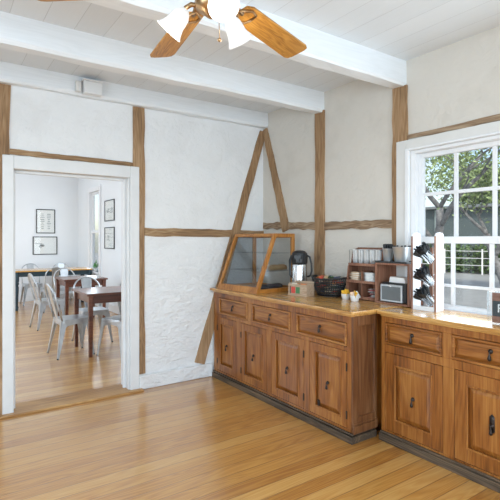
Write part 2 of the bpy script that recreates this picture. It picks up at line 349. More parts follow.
# timbers laid in the plaster
rt = random.Random(3); tn = [1]
def timber(label, plane, p0, p1, w0, w1, mat, th=.014, n=14, jit=.006):
    """p0,p1 (along, z) centre line; plane 'back' (y=B) or 'right' (x=W)"""
    tn[0] += 1
    a = Vector(p0); b = Vector(p1); dd = (b-a).normalized(); nn = Vector((-dd.y, dd.x))
    Lf, Rt = [], []
    for i in range(n+1):
        t = i/n; c = a.lerp(b, t); ww = (w0+(w1-w0)*t)/2
        Lf.append(c+nn*(ww+rt.uniform(-jit, jit))); Rt.append(c-nn*(ww+rt.uniform(-jit, jit)))
    m = MB()
    def V(p, dep): return (p.x, B-dep, p.y) if plane == 'back' else (W-dep, p.x, p.y)
    for i in range(n):
        m.hexa([V(Lf[i], -.03), V(Rt[i], -.03), V(Rt[i+1], -.03), V(Lf[i+1], -.03), V(Lf[i], th), V(Rt[i], th), V(Rt[i+1], th), V(Lf[i+1], th)])
    bmesh.ops.remove_doubles(m.bm, verts=m.bm.verts, dist=1e-5)
    fs = {}
    for f in m.bm.faces:
        k = tuple(sorted(v.index for v in f.verts))
    m.bm.verts.index_update()
    seen = {}
    for f in m.bm.faces:
        k = tuple(sorted(v.index for v in f.verts)); seen.setdefault(k, []).append(f)
    dup = [f for l in seen.values() if len(l) > 1 for f in l]
    if dup: bmesh.ops.delete(m.bm, geom=dup, context='FACES_ONLY')
    struct(m.build('trim_%d' % tn[0], mat), label)
timber('upright oak post at the left of the doorway', 'back', (.42, 0), (.435, 2.64), .12, .135, M['timber'])
timber('upright oak post right of the door frame', 'back', (1.575, .145), (1.575, 2.64), .115, .105, M['timber'])
timber('thin oak lintel above the door frame', 'back', (.50, 2.108), (1.52, 2.098), .045, .04, M['timberx'], jit=.004)
timber('horizontal oak rail across the white back wall', 'back', (1.635, 1.476), (3.02, 1.465), .078, .075, M['timberx'], .012)
timber('slanting oak brace on the back wall', 'back', (2.215, .15), (3.01, 2.60), .11, .085, M['timber'], .02)
timber('slanting oak brace on the right wall', 'right', (4.07, 2.62), (3.70, 1.50), .075, .115, M['timber'], .02)
timber('upright oak post between brace and wide post', 'right', (3.20, .85), (3.20, 2.62), .125, .115, M['timber'], .018)
timber('wide upright oak post beside the window', 'right', (2.295, .85), (2.29, 2.60), .13, .135, M['timber'], .018)
timber('weathered rail from the corner to the upright post', 'right', (4.10, 1.56), (3.25, 1.535), .07, .075, M['timbery'], .016, jit=.009)
timber('weathered rail between the two upright posts', 'right', (3.15, 1.53), (2.35, 1.53), .075, .06, M['timbery'], .016, jit=.009)
timber('thin oak strip above the window', 'right', (2.23, 2.195), (.6, 2.19), .035, .05, M['timbery'], .012, jit=.004)
# white ceiling beams
def beam(label, y0, y1, z0, x0=L0, x1=W):
    tn[0] += 1; m = MB(); n = 24; prev = None; r2 = random.Random(int(y0*100))
    rings = []
    for i in range(n+1):
        x = x0+(x1-x0)*i/n; j = lambda s=.006: r2.uniform(-s, s)
        rings.append([m.bm.verts.new(p) for p in ((x, y0+.004, H+.01), (x, y0+j(.003), z0+.02+j()), (x, y0+.014, z0+j()), (x, y1-.014, z0+j()), (x, y1, z0+.02+j()), (x, y1, H+.01))])
    for a, b in zip(rings, rings[1:]):
        for k in range(6): m.bm.faces.new((a[k], a[(k+1)%6], b[(k+1)%6], b[k]))
    m.bm.faces.new(rings[0]); m.bm.faces.new(rings[-1][::-1])
    struct(m.build('trim_%d' % tn[0], M['beam']), label)
beam('white ceiling beam nearest the fan', 2.235, 2.37, 2.60)
beam('white ceiling beam between fan and back wall', 3.145, 3.27, 2.605)
beam('white wall plate along the top of the back wall', 4.025, B, 2.64)
beam('white ceiling beam behind the viewpoint', .2, .34, 2.60)
# dark ragged gaps where beams meet the wall
# ------------------------------------------------------------------ the sash window
wn_ = empty('window_1', (W, 0, 0)); struct(wn_, 'white double hung window with small panes')
m = MB()   # casing on the wall
m.box(-.022, 0, WY1+.033, WY1+.118, .93, 2.17); m.box(-.022, 0, WY0-.118, WY0-.033, .93, 2.17)
m.box(-.022, 0, WY0-.033, WY1+.033, 2.10, 2.17)
m.build('window_casing', M['cream'], wn_, .004)
m = MB()
for (a, b, z, dx0, dx1) in ((WY1, WY1+.033, 2.10, -.03, .0), (WY0-.033, WY0, 2.10, -.03, 0)):
    m.box(dx0, dx1, a, b, .905, z)
m.box(-.03, 0, WY0, WY1, WZ1, 2.10)
m.box(0, .10, WY1-.03, WY1, .905, WZ1); m.box(0, .10, WY0, WY0+.03, .905, WZ1); m.box(0, .10, WY0+.03, WY1-.03, WZ1-.025, WZ1)
m.box(.006, .018, WY1-.042, WY1-.03, .905, WZ1-.025); m.box(.006, .018, WY0+.03, WY0+.042, .905, WZ1-.025)
m.build('window_frame', M['white'], wn_, .004)
m = MB(); m.box(-.02, .15, WY0, WY1, .865, .903); m.build('window_sill', M['white'], wn_, .004)
cols = [2.134-.2765*i for i in range(5)]   # left edge of each pane
def sash(name, xc, rows, zb, zt, pw=.2485):
    ya, yb = WY0+.03, WY1-.03
    m = MB(); x0, x1 = xc-.018, xc+.018
    m.box(x0, x1, 2.134, yb, zb, zt); m.box(x0, x1, ya, cols[3]-pw, zb, zt)
    m.box(x0, x1, cols[3]-pw, 2.134, zb, rows[0][0]); m.box(x0, x1, cols[3]-pw, 2.134, rows[-1][1], zt)
    for (a, b), (c, d_) in zip(rows, rows[1:]): m.box(x0+.006, x1-.006, cols[3]-pw, 2.134, b, c)
    for i in range(3): m.box(x0+.008, x1-.008, cols[i+1], cols[i]-pw, rows[0][0], rows[-1][1])
    s = m.build(name, M['white'], wn_, .003)
    MB().box(xc-.002, xc+.002, cols[3]-pw, 2.134, rows[0][0], rows[-1][1]).build('pane', M['glass'], s)
sash('upper_sash', .076, [(1.425, 1.735), (1.76, 2.028)], 1.383, WZ1-.025)
sash('lower_sash', .038, [(.935, 1.062), (1.083, 1.375)], .903, 1.425)
# dining room window
w2 = empty('window_2', (RX, 10.08, 0)); struct(w2, 'tall bright dining room window')
m = MB()
m.box(-.03, 0, .36, .45, .66, 2.55); m.box(-.03, 0, -.45, -.36, .66, 2.55); m.box(-.03, 0, -.36, .36, 2.45, 2.55); m.build('window_casing', M['white'], w2, .004)
m = MB(); m.box(-.06, .13, -.36, .36, .69, .72); m.build('window_sill', M['white'], w2, .004)
m = MB()
for z0, z1, x in ((.72, 1.6, .02), (1.56, 2.45, .05)):
    m.box(x, x+.03, -.36, -.31, z0, z1); m.box(x, x+.03, .31, .36, z0, z1); m.box(x, x+.03, -.31, .31, z0, z0+.05); m.box(x, x+.03, -.31, .31, z1-.05, z1)
m.build('window_frame', M['white'], w2, .003)
MB().box(.082, .086, -.36, .36, .72, 2.45).build('pane', M['glass'], w2)

# ------------------------------------------------------------------ built-in sideboards
def pull(parent, x, y, z, s=1.0, escutcheon=False):
    s *= .72
    m = MB()
    T = Matrix.Translation((x, y, z))@Matrix.Rotation(R(90), 4, 'X')
    m.lathe([(0, .0), (.017*s, 0), (.017*s, .004), (.009*s, .008), (.006*s, .018), (0, .02)], 14, T)
    T2 = Matrix.Translation((x, y-.016, z-.048*s))
    m.lathe([(0, -.018*s), (.009*s, -.014*s), (.013*s, -.004*s), (.010*s, .010*s), (.004*s, .03*s), (.004*s, .05*s), (0, .052*s)], 12, T2)
    if escutcheon: m.prism([(x-.014, z+.05), (x, z+.066), (x+.014, z+.05), (x+.016, z-.03), (x, z-.05), (x-.016, z-.03)], y-.003, y, 'XZ')
    return m.build('drop_handle', M['iron'], parent, smooth=True)
def raised(m, x0, x1, y, z0, z1, d=.012, ins=.03):
    """raised and fielded panel facing -y with its back at y"""
    a = [(x0, y, z0), (x1, y, z0), (x1, y, z1), (x0, y, z1)]
    b = [(x0+ins, y-d, z0+ins), (x1-ins, y-d, z0+ins), (x1-ins, y-d, z1-ins), (x0+ins, y-d, z1-ins)]
    c = [(x0, y+.008, z0), (x1, y+.008, z0), (x1, y+.008, z1), (x0, y+.008, z1)]
    V = [m.bm.verts.new(p) for p in c+a+b]
    for o in (0, 4):
        for i in range(4): m.bm.faces.new((V[o+i], V[o+(i+1)%4], V[o+4+(i+1)%4], V[o+4+i]))
    m.bm.faces.new(V[8:]); m.bm.faces.new(V[3::-1])
def moulding(m, x0, x1, y, z0, z1, w=.012, d=.008):
    m.box(x0, x1, y-d, y, z1-w, z1); m.box(x0, x1, y-d, y, z0, z0+w); m.box(x0, x0+w, y-d, y, z0+w, z1-w); m.box(x1-w, x1, y-d, y, z0+w, z1-w)
def door(root, x0, x1, z0, z1, fw, y=.0, side=1, hinges=True, s=1.0, esc=False):
    """door leaf; y is the front plane"""
    g = .003
    m = MB()
    x0 += g; x1 -= g; z0 += g; z1 -= g
    m.box(x0, x0+fw, y, y+.022, z0, z1); m.box(x1-fw, x1, y, y+.022, z0, z1)
    m.box(x0+fw, x1-fw, y, y+.022, z0, z0+fw*1.1); m.box(x0+fw, x1-fw, y, y+.022, z1-fw, z1)
    dr = m.build('door', M['pineV'], root, .002)
    m = MB(); raised(m, x0+fw, x1-fw, y+.020, z0+fw*1.1, z1-fw, .015, .034); m.build('door_panel', M['pineV'], dr)
    m = MB(); moulding(m, x0+fw-.004, x1-fw+.004, y+.002, z0+fw*1.1-.004, z1-fw+.004, .011, .007); m.build('moulding', M['pineV'], dr, .002)
    pull(dr, (x0+x1)/2, y+.004, z0+(z1-z0)*.50, s, esc)
    if hinges:
        xx = x1+.001 if side > 0 else x0-.001
        for zz in (z0+.09, z1-.11):
            MB().box(xx-.006, xx+.006, y-.005, y+.004, zz-.028, zz+.028).build('hinge', M['iron'], dr, .002)
    return dr
def drawer(root, x0, x1, z0, z1, y=.0, s=1.0):
    g = .003; x0 += g; x1 -= g; z0 += g; z1 -= g
    m = MB(); fw = .016
    m.box(x0, x1, y+.014, y+.03, z0, z1)
    dr = m.build('drawer', M['pineH'], root, .001)
    m = MB(); moulding(m, x0, x1, y+.014, z0, z1, .016, .02); m.build('moulding', M['pineH'], dr, .004)
    m = MB(); raised(m, x0+.018, x1-.018, y+.012, z0+.018, z1-.018, .010, .022); m.build('drawer_panel', M['pineH'], dr)
    pull(dr, (x0+x1)/2, y+.003, (z0+z1)/2+.018, s)
    return dr
def carcass(root, width, depth, ztop, drawers, doors, zd, zr, zb=.06, endpanel=False):
    """face frame as boxes around openings, sides, bottom and back"""
    m = MB(); T = .03
    # rails
    m.box(0, width, 0, T, zd[1], ztop)               # top rail
    m.box(0, width, 0, T, zr[1], zd[0])              # rail between drawers and doors
    m.box(0, width, 0, T, zb, zr[0])                 # bottom rail
    xs = [0]+[v for d_ in drawers for v in d_]+[width]
    for i in range(0, len(xs), 2): m.box(xs[i], xs[i+1], 0, T, zd[0], zd[1])
    xs = [0]+[v for d_ in doors for v in d_]+[width]
    for i in range(0, len(xs), 2): m.box(xs[i], xs[i+1], 0, T, zr[0], zr[1])
    m.box(0, .02, T, depth, zb, ztop); m.box(width-.02, width, T, depth, zb, ztop)
    m.box(.02, width-.02, T, depth, zb, zb+.02); m.box(.02, width-.02, depth-.015, depth, zb+.02, ztop)
    m.box(.02, width-.02, T+.002, depth-.015, (zd[0]+zr[1])/2-.01, (zd[0]+zr[1])/2+.01)
    c = m.build('carcass', M['pineV'], root, .002)
    return c
# -- four door sideboard (front faces -X); local x = Ymax - Y, local y = X - front
F1, YM1 = 2.37, 4.085
s1 = empty('sideboard', (F1, YM1, 0), R(-90))
tag(s1, 'long antique pine sideboard with four doors and three drawers, running from the corner', 'sideboard')
def lx(Y): return YM1-Y
wd = lx(2.205)
dz = (.655, .822); rz = (.085, .625)
drs = [(lx(3.985), lx(3.475)), (lx(3.405), lx(2.86)), (lx(2.79), lx(2.245))]
dos = [(lx(4.02), lx(3.665)), (lx(3.585), lx(3.185)), (lx(3.115), lx(2.695)), (lx(2.63), lx(2.245))]
carcass(s1, wd, W-F1-.004, .878, drs, dos, dz, rz)
for a, b in drs: drawer(s1, a, b, *dz)
for i, (a, b) in enumerate(dos):
    dr = door(s1, a, b, rz[0], rz[1], .058, side=-1 if i < 2 else 1)
    if i == 3: MB().box(a+.085, a+.11, .0, .004, .16, .205).build('keyhole_plate', M['iron'], dr, .002)
# end panel facing the viewer (+x local)
m = MB(); X = wd
m.box(X, X+.014, .0, .06, .06, .878); m.box(X, X+.014, .22, .25, .06, .878); m.box(X, X+.014, .06, .22, .80, .878); m.box(X, X+.014, .06, .22, .06, .17)
m.box(X, X+.024, .0, .25, .06, .115); m.box(X, X+.018, .0, .25, .115, .135)
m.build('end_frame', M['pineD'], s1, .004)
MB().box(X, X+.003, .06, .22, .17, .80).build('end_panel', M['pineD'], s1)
m = MB(); m.box(-.0, wd+.03, -.025, .0, 0, .048); m.box(wd, wd+.03, .0, .23, 0, .048); m.box(0, wd+.024, -.016, 0, .055, .068); m.box(wd, wd+.02, 0, .23, .055, .068)
m.build('plinth', M['plinth'], s1, .004)
m = MB(); m.box(-.0, wd+.05, -.05, W-F1-.004, .886, .912); m.box(0, wd+.022, -.022, .6, .870, .886)
m.build('worktop', M['top'], s1, .007, seg=3)
# -- second sideboard under the window
F2, YM2 = 2.60, 2.135
s2 = empty('sideboard', (F2, YM2, 0), R(-90))
tag(s2, 'shallower pine sideboard under the window with wide doors', 'sideboard')
def lx2(Y): return YM2-Y
wd2 = lx2(.30)
dz2 = (.672, .826); rz2 = (.075, .618)
drs2 = [(lx2(2.105), lx2(1.665)), (lx2(1.600), lx2(1.13)), (lx2(1.06), lx2(.6))]
dos2 = [(lx2(2.10), lx2(1.66)), (lx2(1.585), lx2(1.13)), (lx2(1.06), lx2(.6))]
carcass(s2, wd2, W-F2-.004, .872, drs2, dos2, dz2, rz2)
for a, b in drs2: drawer(s2, a, b, *dz2, s=1.15)
for i, (a, b) in enumerate(dos2): door(s2, a, b, rz2[0], rz2[1], .078, hinges=False, s=1.1, esc=(i == 1))
m = MB(); m.box(-.0, wd2, -.03, .0, 0, .05); m.box(0, wd2, -.018, 0, .05, .064); m.build('plinth', M['plinth'], s2, .004)
m = MB(); m.box(-.019, wd2, -.03, W-F2-.022, .880, .906); m.box(0, wd2, -.014, .3, .866, .880); m.build('worktop', M['top'], s2, .006, seg=3)

# ------------------------------------------------------------------ things on the worktops
Z1, Z2 = .912, .906
# display case; local: x along front towards viewer, y into wall
dc = empty('display_case', (2.335, 3.97, Z1), R(-90+5.5))
tag(dc, 'slanted wood framed glass display case at the corner of the sideboard', 'display case')
Lc, Dc, Hc, Ic = .60, .50, .55, .23
def slant(z): return Ic*z/Hc
m = MB(); t = .035
# side frames: quads in YZ plane
def sidefr(x0, x1):
    k = math.hypot(Ic, Hc)/Hc*t
    m.prism([(0, 0), (k, 0), (Ic+k, Hc), (Ic, Hc)], x0, x1, 'YZ')               # slanted front post
    m.prism([(k, 0), (Dc-t, 0), (Dc-t, t), (k+slant(t), t)], x0, x1, 'YZ')
    m.prism([(Dc-t, 0), (Dc, 0), (Dc, Hc), (Dc-t, Hc)], x0, x1, 'YZ')
    m.prism([(Ic+k-slant(t), Hc-t), (Dc-t, Hc-t), (Dc-t, Hc), (Ic+k, Hc)], x0, x1, 'YZ')
sidefr(0, .03); sidefr(Lc-.03, Lc)
for z0, z1 in ((0, .055), (Hc-.03, Hc)):
    m.prism([(slant(z0), z0), (slant(z0)+t, z0), (slant(z1)+t, z1), (slant(z1), z1)], .03, Lc-.03, 'YZ')
m.box(.03, Lc-.03, Dc-.015, Dc, 0, .04); m.box(.03, Lc-.03, Dc-.015, Dc, Hc-.04, Hc)
m.build('case_frame', M['casewood'], dc, .003)
m = MB(); m.box(.03, Lc-.03, .03, Dc-.02, .004, .014); m.build('case_floor', M['casewood'], dc)
m = MB(); m.prism([(slant(.05)+.014, .05), (slant(.05)+.018, .05), (slant(Hc-.03)+.018, Hc-.03), (slant(Hc-.03)+.014, Hc-.03)], .03, Lc-.03, 'YZ'); m.build('front_glass', M['caseglass'], dc)
for x in (.013, Lc-.017):
    m = MB(); m.prism([(t+.01, t), (Dc-t, t), (Dc-t, Hc-t), (slant(Hc-t)+t+.01, Hc-t)], x, x+.004, 'YZ'); m.build('side_glass', M['caseglass'], dc)
m = MB(); m.box(.03, Lc-.03, Ic+.04, Dc-.02, Hc-.012, Hc-.006); m.build('top_glass', M['caseglass'], dc)
for z in (.19, .36):
    m = MB(); m.box(.032, Lc-.032, slant(z)+.05, Dc-.03, z, z+.006); m.build('glass_shelf', M['clear'], dc)

DM = Matrix.Translation((2.335, 3.97, Z1))@Matrix.Rotation(R(-84.5), 4, 'Z')
def loaf(mat, x, y, z, lab, grp, cat):
    m = MB(); ring = []
    for u, k in ((-1, .55), (-.8, .9), (-.3, 1), (.3, 1), (.8, .9), (1, .55)):
        ring.append([m.bm.verts.new((u*.065, .035*k*math.cos(R(q)), .028*(1+math.sin(R(q)))*k*(1 if q <= 180 else .55))) for q in range(0, 360, 30)])
    for a, b in zip(ring, ring[1:]):
        for k in range(12): m.bm.faces.new((a[k], a[(k+1)%12], b[(k+1)%12], b[k]))
    m.bm.faces.new(ring[0]); m.bm.faces.new(ring[-1][::-1])
    lo = min(v.co.z for v in m.bm.verts)
    for v in m.bm.verts: v.co.z -= lo
    o = m.build('wrapped_loaf', mat, None, smooth=True); o.location = DM@Vector((x, y, z)); o.rotation_euler = (0, 0, R(5)); tag(o, lab, cat, grp)
for q, yy in enumerate((.20, .29, .38)):
    loaf(flat('bread_tan', (.42, .26, .12), .6), .50, yy+.03, .1965, 'tan loaf on the middle glass shelf of the display case, %s' % ('nearest the slanted front', 'between the other two', 'at the back')[q], 'tan loaves in the display case', 'loaf')
    loaf(flat('bread_dark', (.07, .06, .065), .5), .50, yy-.03, .0145, 'dark wrapped loaf on the floor of the display case, %s' % ('nearest the slanted front', 'between the other two', 'at the back')[q], 'dark loaves in the display case', 'loaf')
# pump flask
tf = empty('pump_flask', (2.79, 3.235, Z1), R(-50)); tag(tf, 'stainless steel pump flask with black lid beside the display case', 'coffee flask')
MB().lathe([(0, 0), (.068, 0), (.070, .01), (.070, .25), (.064, .27), (0, .27)], 32).build('flask_body', M['chrome'], tf, smooth=True, bevel=.003)
MB().lathe([(.071, 0), (.075, .002), (.075, .03), (.071, .034)], 32, cap=False).build('base_ring', M['black'], tf, smooth=True)
m = MB(); m.lathe([(.066, .262), (.074, .28), (.076, .33), (.070, .365), (.05, .385), (.03, .392), (0, .392)], 32); m.box(-.03, .03, -.115, -.05, .315, .35); m.box(-.014, .014, -.115, -.095, .285, .32)
m.build('flask_lid', M['black'], tf, bevel=.002, smooth=False)
m = MB(); m.tube([(.07, 0, .345), (.095, 0, .33), (.11, 0, .27), (.112, 0, .2), (.10, 0, .16), (.072, 0, .15)], .009, 8); m.build('handle', M['black'], tf, smooth=True); m = MB(); m.tube([(-.07, 0, .345), (-.09, 0, .30), (-.085, 0, .16), (-.07, 0, .14)], .012, 8); m.build('spout_tube', M['black'], tf, smooth=True)
# tea box
tb = empty('tea_box', (2.585, 3.15, Z1), R(-90+12)); tag(tb, 'small pale wooden tea box with red and green labels in front of the flask', 'box')
m = MB(); m.box(0, .20, 0, .11, 0, .008); m.box(0, .20, 0, .008, .008, .10); m.box(0, .20, .102, .11, .008, .125); m.box(0, .008, .008, .102, .008, .11); m.box(.192, .2, .008, .102, .008, .11); m.box(.096, .104, .008, .102, .008, .1)
m.build('box_body', wood('pale_box_wood', (.30, .19, .11), (.46, .32, .21), (.58, .45, .33), 'X', .6, 2), tb, .001)
for x, c in ((.035, ('label_red', (.62, .07, .05))), (.085, ('label_green', (.07, .20, .08)))):
    MB().box(x, x+.042, -.0015, 0, .022, .078).build('paper_label', flat(*c), tb)
MB().box(.018, .030, -.0015, 0, .018, .085).build('paper_label', flat('label_dark', (.10, .08, .06)), tb)
rr = random.Random(5)
pk = [('tea_cream', (.75, .68, .55)), ('tea_orange', (.75, .28, .10)), ('tea_green', (.22, .35, .18)), ('tea_cream', (.75, .68, .55))]
basev = Matrix.Translation((2.585, 3.15, Z1))@Matrix.Rotation(R(-78), 4, 'Z')
teab = {}
for i in range(12):
    x = .03+(i % 2)*.095+rr.uniform(-.004, .004); y = .017+(i//2)*.0148
    key = ['tea_cream', 'tea_orange', 'tea_cream', 'tea_green', 'tea_cream'][i % 5]
    col = dict(pk)[key]
    m = MB(); m.box(-.025, .025, -.0018, .0018, 0, .075+.0)
    o = m.build('tea_sachet', flat(key, col), None, .001); P = basev@Vector((x+.022, y, .010+.03*(i % 3 == 0)*0)); o.location = P; o.rotation_euler = (R(-6), 0, R(-78)); o.rotation_euler[0] = 0
    nm = {'tea_cream': 'cream', 'tea_orange': 'orange', 'tea_green': 'green'}[key]
    o.location.z += .028*rr.random()*0
    o.scale = (1, 1, 1+.35*rr.random())
    tag(o, nm+' paper tea sachet standing in the pale wooden tea box', 'tea bag', 'tea sachets in the wooden box')

# snack basket
bk = empty('wire_basket', (2.840, 2.899, Z1), R(-84)); tag(bk, 'oval black woven basket full of wrapped snacks in front of the wall', 'basket')
m = MB(); nR = 9; na = 40
def bp_(a, z): 
    k = .105+(.178-.105)*(z/.15)**.7; kk = .07+(.115-.07)*(z/.15)**.7
    return Vector((k*math.cos(a), kk*math.sin(a), z+.018*(math.cos(a)**2)*(z/.15)))
for i in range(nR):
    z = .004+i*.0175
    m.tube([bp_(2*math.pi*k/na, z)*1.0 for k in range(na)], .0042, 6, True)
m.build('basket_weave', M['black'], bk, smooth=True)
m = MB()
for k in range(na): a = 2*math.pi*k/na; m.tube([bp_(a, z) for z in (.003, .04, .08, .12, .147)], .0032, 5)
m.tube([bp_(2*math.pi*k/na, .15) for k in range(na)], .008, 8, True)
m.build('basket_rim', M['black'], bk, smooth=True)
m = MB(); m.prism([(.104*math.cos(2*math.pi*k/na), .069*math.sin(2*math.pi*k/na)) for k in range(na)], 0, .006); m.build('basket_base', M['black'], bk)
sn = [('red', (.60, .09, .05)), ('tan', (.50, .36, .20)), ('dark green', (.06, .12, .06)), ('dark blue', (.04, .06, .13)), ('cream', (.68, .60, .45)), ('brown', (.16, .08, .04)), ('orange', (.62, .22, .06))]
rs = random.Random(11)
def packet(name, sx, sy, sz, mat):
    m = MB(); n = 6
    for i in range(n):
        pass
    # pillow shaped wrapper with crimped ends
    g = [(-1, .1), (-.86, .15), (-.7, .8), (-.3, 1), (.3, 1), (.7, .8), (.86, .15), (1, .1)]
    rings = []
    for u, h in g:
        rings.append([m.bm.verts.new((u*sx/2, v*sy/2, q*h*sz/2)) for v, q in ((-1, 0), (-.7, .8), (0, 1), (.7, .8), (1, 0), (.7, -.8), (0, -1), (-.7, -.8))])
    for a, b in zip(rings, rings[1:]):
        for k in range(8): m.bm.faces.new((a[k], a[(k+1)%8], b[(k+1)%8], b[k]))
    m.bm.faces.new(rings[0]); m.bm.faces.new(rings[-1][::-1])
    return m.build(name, mat, None, smooth=True)
for lay, (z, n) in enumerate(((.035, 5), (.075, 7), (.118, 9), (.160, 10))):
    for i in range(n):
        nm, col = sn[(i+lay*3) % 7]
        if lay == 2 and i == 4: nm, col = sn[0]
        a = 2*math.pi*i/n+lay*.35; k = (.045, .075, .095, .085)[lay]
        p = packet('snack_packet', .085, .04, .018, flat('snack_'+nm.replace(' ', '_'), col, .35))
        loc = Matrix.Translation((2.840, 2.899, Z1))@Matrix.Rotation(R(-84), 4, 'Z')@Vector((k*1.15*math.cos(a), k*.55*math.sin(a), z+rs.uniform(0, .008)))
        p.location = loc; p.rotation_euler = (rs.uniform(-.4, .4), rs.uniform(-.35, .35), rs.uniform(0, 3.1))
        tag(p, nm+' wrapped snack packet lying in the oval black basket', 'snack', nm+' snack packets in the basket')

# three tier organiser; local x along (towards viewer), y into the wall
OX, OY = 2.865, 2.725
og = empty('condiment_organiser', (OX, OY, Z1), R(-90)); tag(og, 'stepped wooden organiser shelf for cups and sachets beside the wooden crate', 'organiser')
wo = .325; m = MB()
for x in (0, .315): m = MB(); m.prism([(0, 0), (.14, 0), (.14, .42), (.08, .40), (.06, .30), (.02, .27), (0, .12)], x, x+.01, 'YZ'); m.build('side_board', M['cratewood'], og, .001)
for z, y0 in ((.004, 0.004), (.135, .004), (.275, .02)):
    m = MB(); m.box(.01, .315, y0, .14, z, z+.008); m.box(.01, .315, y0-.004, y0, z, z+.022); m.build('shelf_board', M['cratewood'], og, .001)
MB().box(.0, .325, .141, .151, 0, .425).build('back_board', M['cratewood'], og, .001)
m = MB(); m.box(.158, .165, .01, .14, .012, .135); m.box(.158, .165, .01, .14, .143, .235); m.build('divider', M['cratewood'], og)
OM = Matrix.Translation((OX, OY, Z1))@Matrix.Rotation(R(-90), 4, 'Z')
# stacks of small white cups, with wire dividers
m = MB()
for k in range(6):
    x = .012+k*.0602
    m.tube([(x, .03, .284), (x, .03, .405), (x, .135, .405)], .0014, 6)
m.build('wire_divider', M['iron'], og)
cup0 = None
for st in range(5):
    for k in range(6):
        if cup0 is None:
            cup0 = MB().lathe([(0, 0), (.020, 0), (.0265, .044), (.0282, .045), (.0282, .048), (.0255, .048), (.0190, .003), (0, .003)], 20).build('paper_cup', M['paper'], None, smooth=True); c = cup0
        else: c = cup0.copy(); COL.objects.link(c)
        c.location = OM@Vector((.042+st*.0602, .075, .2835+k*.0155))
        tag(c, 'white paper cup in the %s stack on the organiser top tier' % ['far left', 'second from left', 'middle', 'fourth from left', 'far right'][st], 'cup', 'paper cups stacked in the %s column' % ['first', 'second', 'third', 'fourth', 'fifth'][st])
# sachets on the middle tier
sk0 = {}
def sachet(col, name, loc, rot, label, group, cat='sachet'):
    key = name+cat
    if key not in sk0:
        o = packet('sugar_sachet', .06, .038, .007, flat(key, col, .6)) if cat == 'sachet' else packet('flat_sachet', .105, .062, .011, flat(key+'_large', col, .6)); sk0[key] = o
    else: o = sk0[key].copy(); COL.objects.link(o)
    o.location = loc; o.rotation_euler = rot; tag(o, label, cat, group); return o
for i in range(10):
    colr, nm = (((.62, .45, .30), 'tan') if i % 2 else ((.80, .76, .68), 'cream'))
    sachet(colr, nm, OM@Vector((.084+rs.uniform(-.008, .008), .036+rs.uniform(-.006, .006), .150+i*.0076)), (rs.uniform(-.05, .05), 0, R(90+rs.uniform(-8, 8))), nm+' packet in the left heap on the organiser middle tier', nm+' packets in the left heap', 'packet')
for i in range(11):
    sachet((.82, .82, .80), 'white', OM@Vector((.240+rs.uniform(-.008, .008), .036+rs.uniform(-.006, .006), .150+i*.0070)), (rs.uniform(-.05, .05), 0, R(90+rs.uniform(-8, 8))), 'white packet in the right heap on the organiser middle tier', 'white packets in the right heap', 'packet')
for i in range(8):
    nm, colr = ('white', (.82, .82, .80)) if i % 3 else ('pink', (.70, .25, .25))
    sachet(colr, nm, OM@Vector((.24+rs.uniform(-.02, .02), .055+rs.uniform(-.01, .01), .022+i*.0095)), (rs.uniform(-.1, .1), rs.uniform(-.05, .05), R(rs.uniform(-40, 40))), nm+' sachet on the bottom tier of the organiser', nm+' sachets on the bottom tier')
# two white bowls with sachets standing in them
def ramekin(x, y, lab, items):
    o = MB().lathe([(0, 0), (.027, 0), (.029, .002), (.038, .042), (.0385, .045), (.035, .045), (.026, .006), (0, .006)], 28).build('ramekin', M['paper'], None, smooth=True, loc=(x, y, Z1)); tag(o, lab, 'bowl')
    for i in range(8):
        nm, colr = items[i % len(items)]
        a = i*.8; q = .016*(i % 2+.1)
        s = sachet(colr, nm, (x+q*math.cos(a), y+q*math.sin(a), Z1+.043+.004*(i % 3)), (R(80)+rs.uniform(-.15, .15), R(90) if i % 3 == 0 else R(60), a), nm+' sachet standing in the '+lab.split(' in front')[0], nm+' sachets in one bowl')
ramekin(2.80, 2.665, 'white bowl of yellow sachets in front of the organiser', [('yellow', (.85, .48, .03))])
ramekin(2.765, 2.535, 'white bowl of pale sachets in front of the organiser', [('peach', (.80, .55, .38)), ('white', (.82, .82, .80)), ('yellow', (.85, .48, .03))])

# open crate with the appliance
CX, CY = 2.838, 2.395
cr_ = empty('wooden_crate', (CX, CY, Z1), R(-90)); tag(cr_, 'open reddish wooden crate standing on its side with a grey appliance inside', 'crate')
wc, dc_, hc = .312, .172, .312; m = MB()
m.box(0, .014, 0, dc_, 0, hc); m.box(wc-.014, wc, 0, dc_, 0, hc); m.box(.014, wc-.014, 0, dc_, 0, .012); m.box(.014, wc-.014, 0, dc_, hc-.014, hc)
m.build('crate_frame', M['cratewood'], cr_, .002)
MB().box(.014, wc-.014, dc_-.01, dc_, .012, hc-.014).build('back_board', M['cratewood'], cr_)
CM = Matrix.Translation((CX, CY, Z1))@Matrix.Rotation(R(-90), 4, 'Z')
ap = empty('toaster', CM@Vector((.035, .018, .0125)), R(-90)); tag(ap, 'small grey appliance with silver edge inside the wooden crate', 'appliance')
MB().box(0, .235, .012, .135, 0, .150).build('housing', M['black'], ap, .012, seg=3)
m = MB(); m.box(.004, .205, 0, .014, .004, .136); m.build('front_frame', M['steel'], ap, .004)
m = MB(); m.box(.018, .19, -.003, .0, .018, .122); m.build('front_panel', M['grey'], ap, .002)
m = MB(); m.box(.088, .108, -.006, -.0, .120, .132); m.build('latch', M['chrome'], ap, .002)
pp_ = empty('paper_stack', CM@Vector((.095, .05, .1632)), R(-90)); tag(pp_, 'white folded paper lying on top of the grey appliance', 'paper')
m = MB(); m.prism([(0, 0), (.15, 0), (.138, .040), (.01, .043)], .0, .085, 'XZ'); m.build('folded_sheet', M['paper'], pp_, .003)
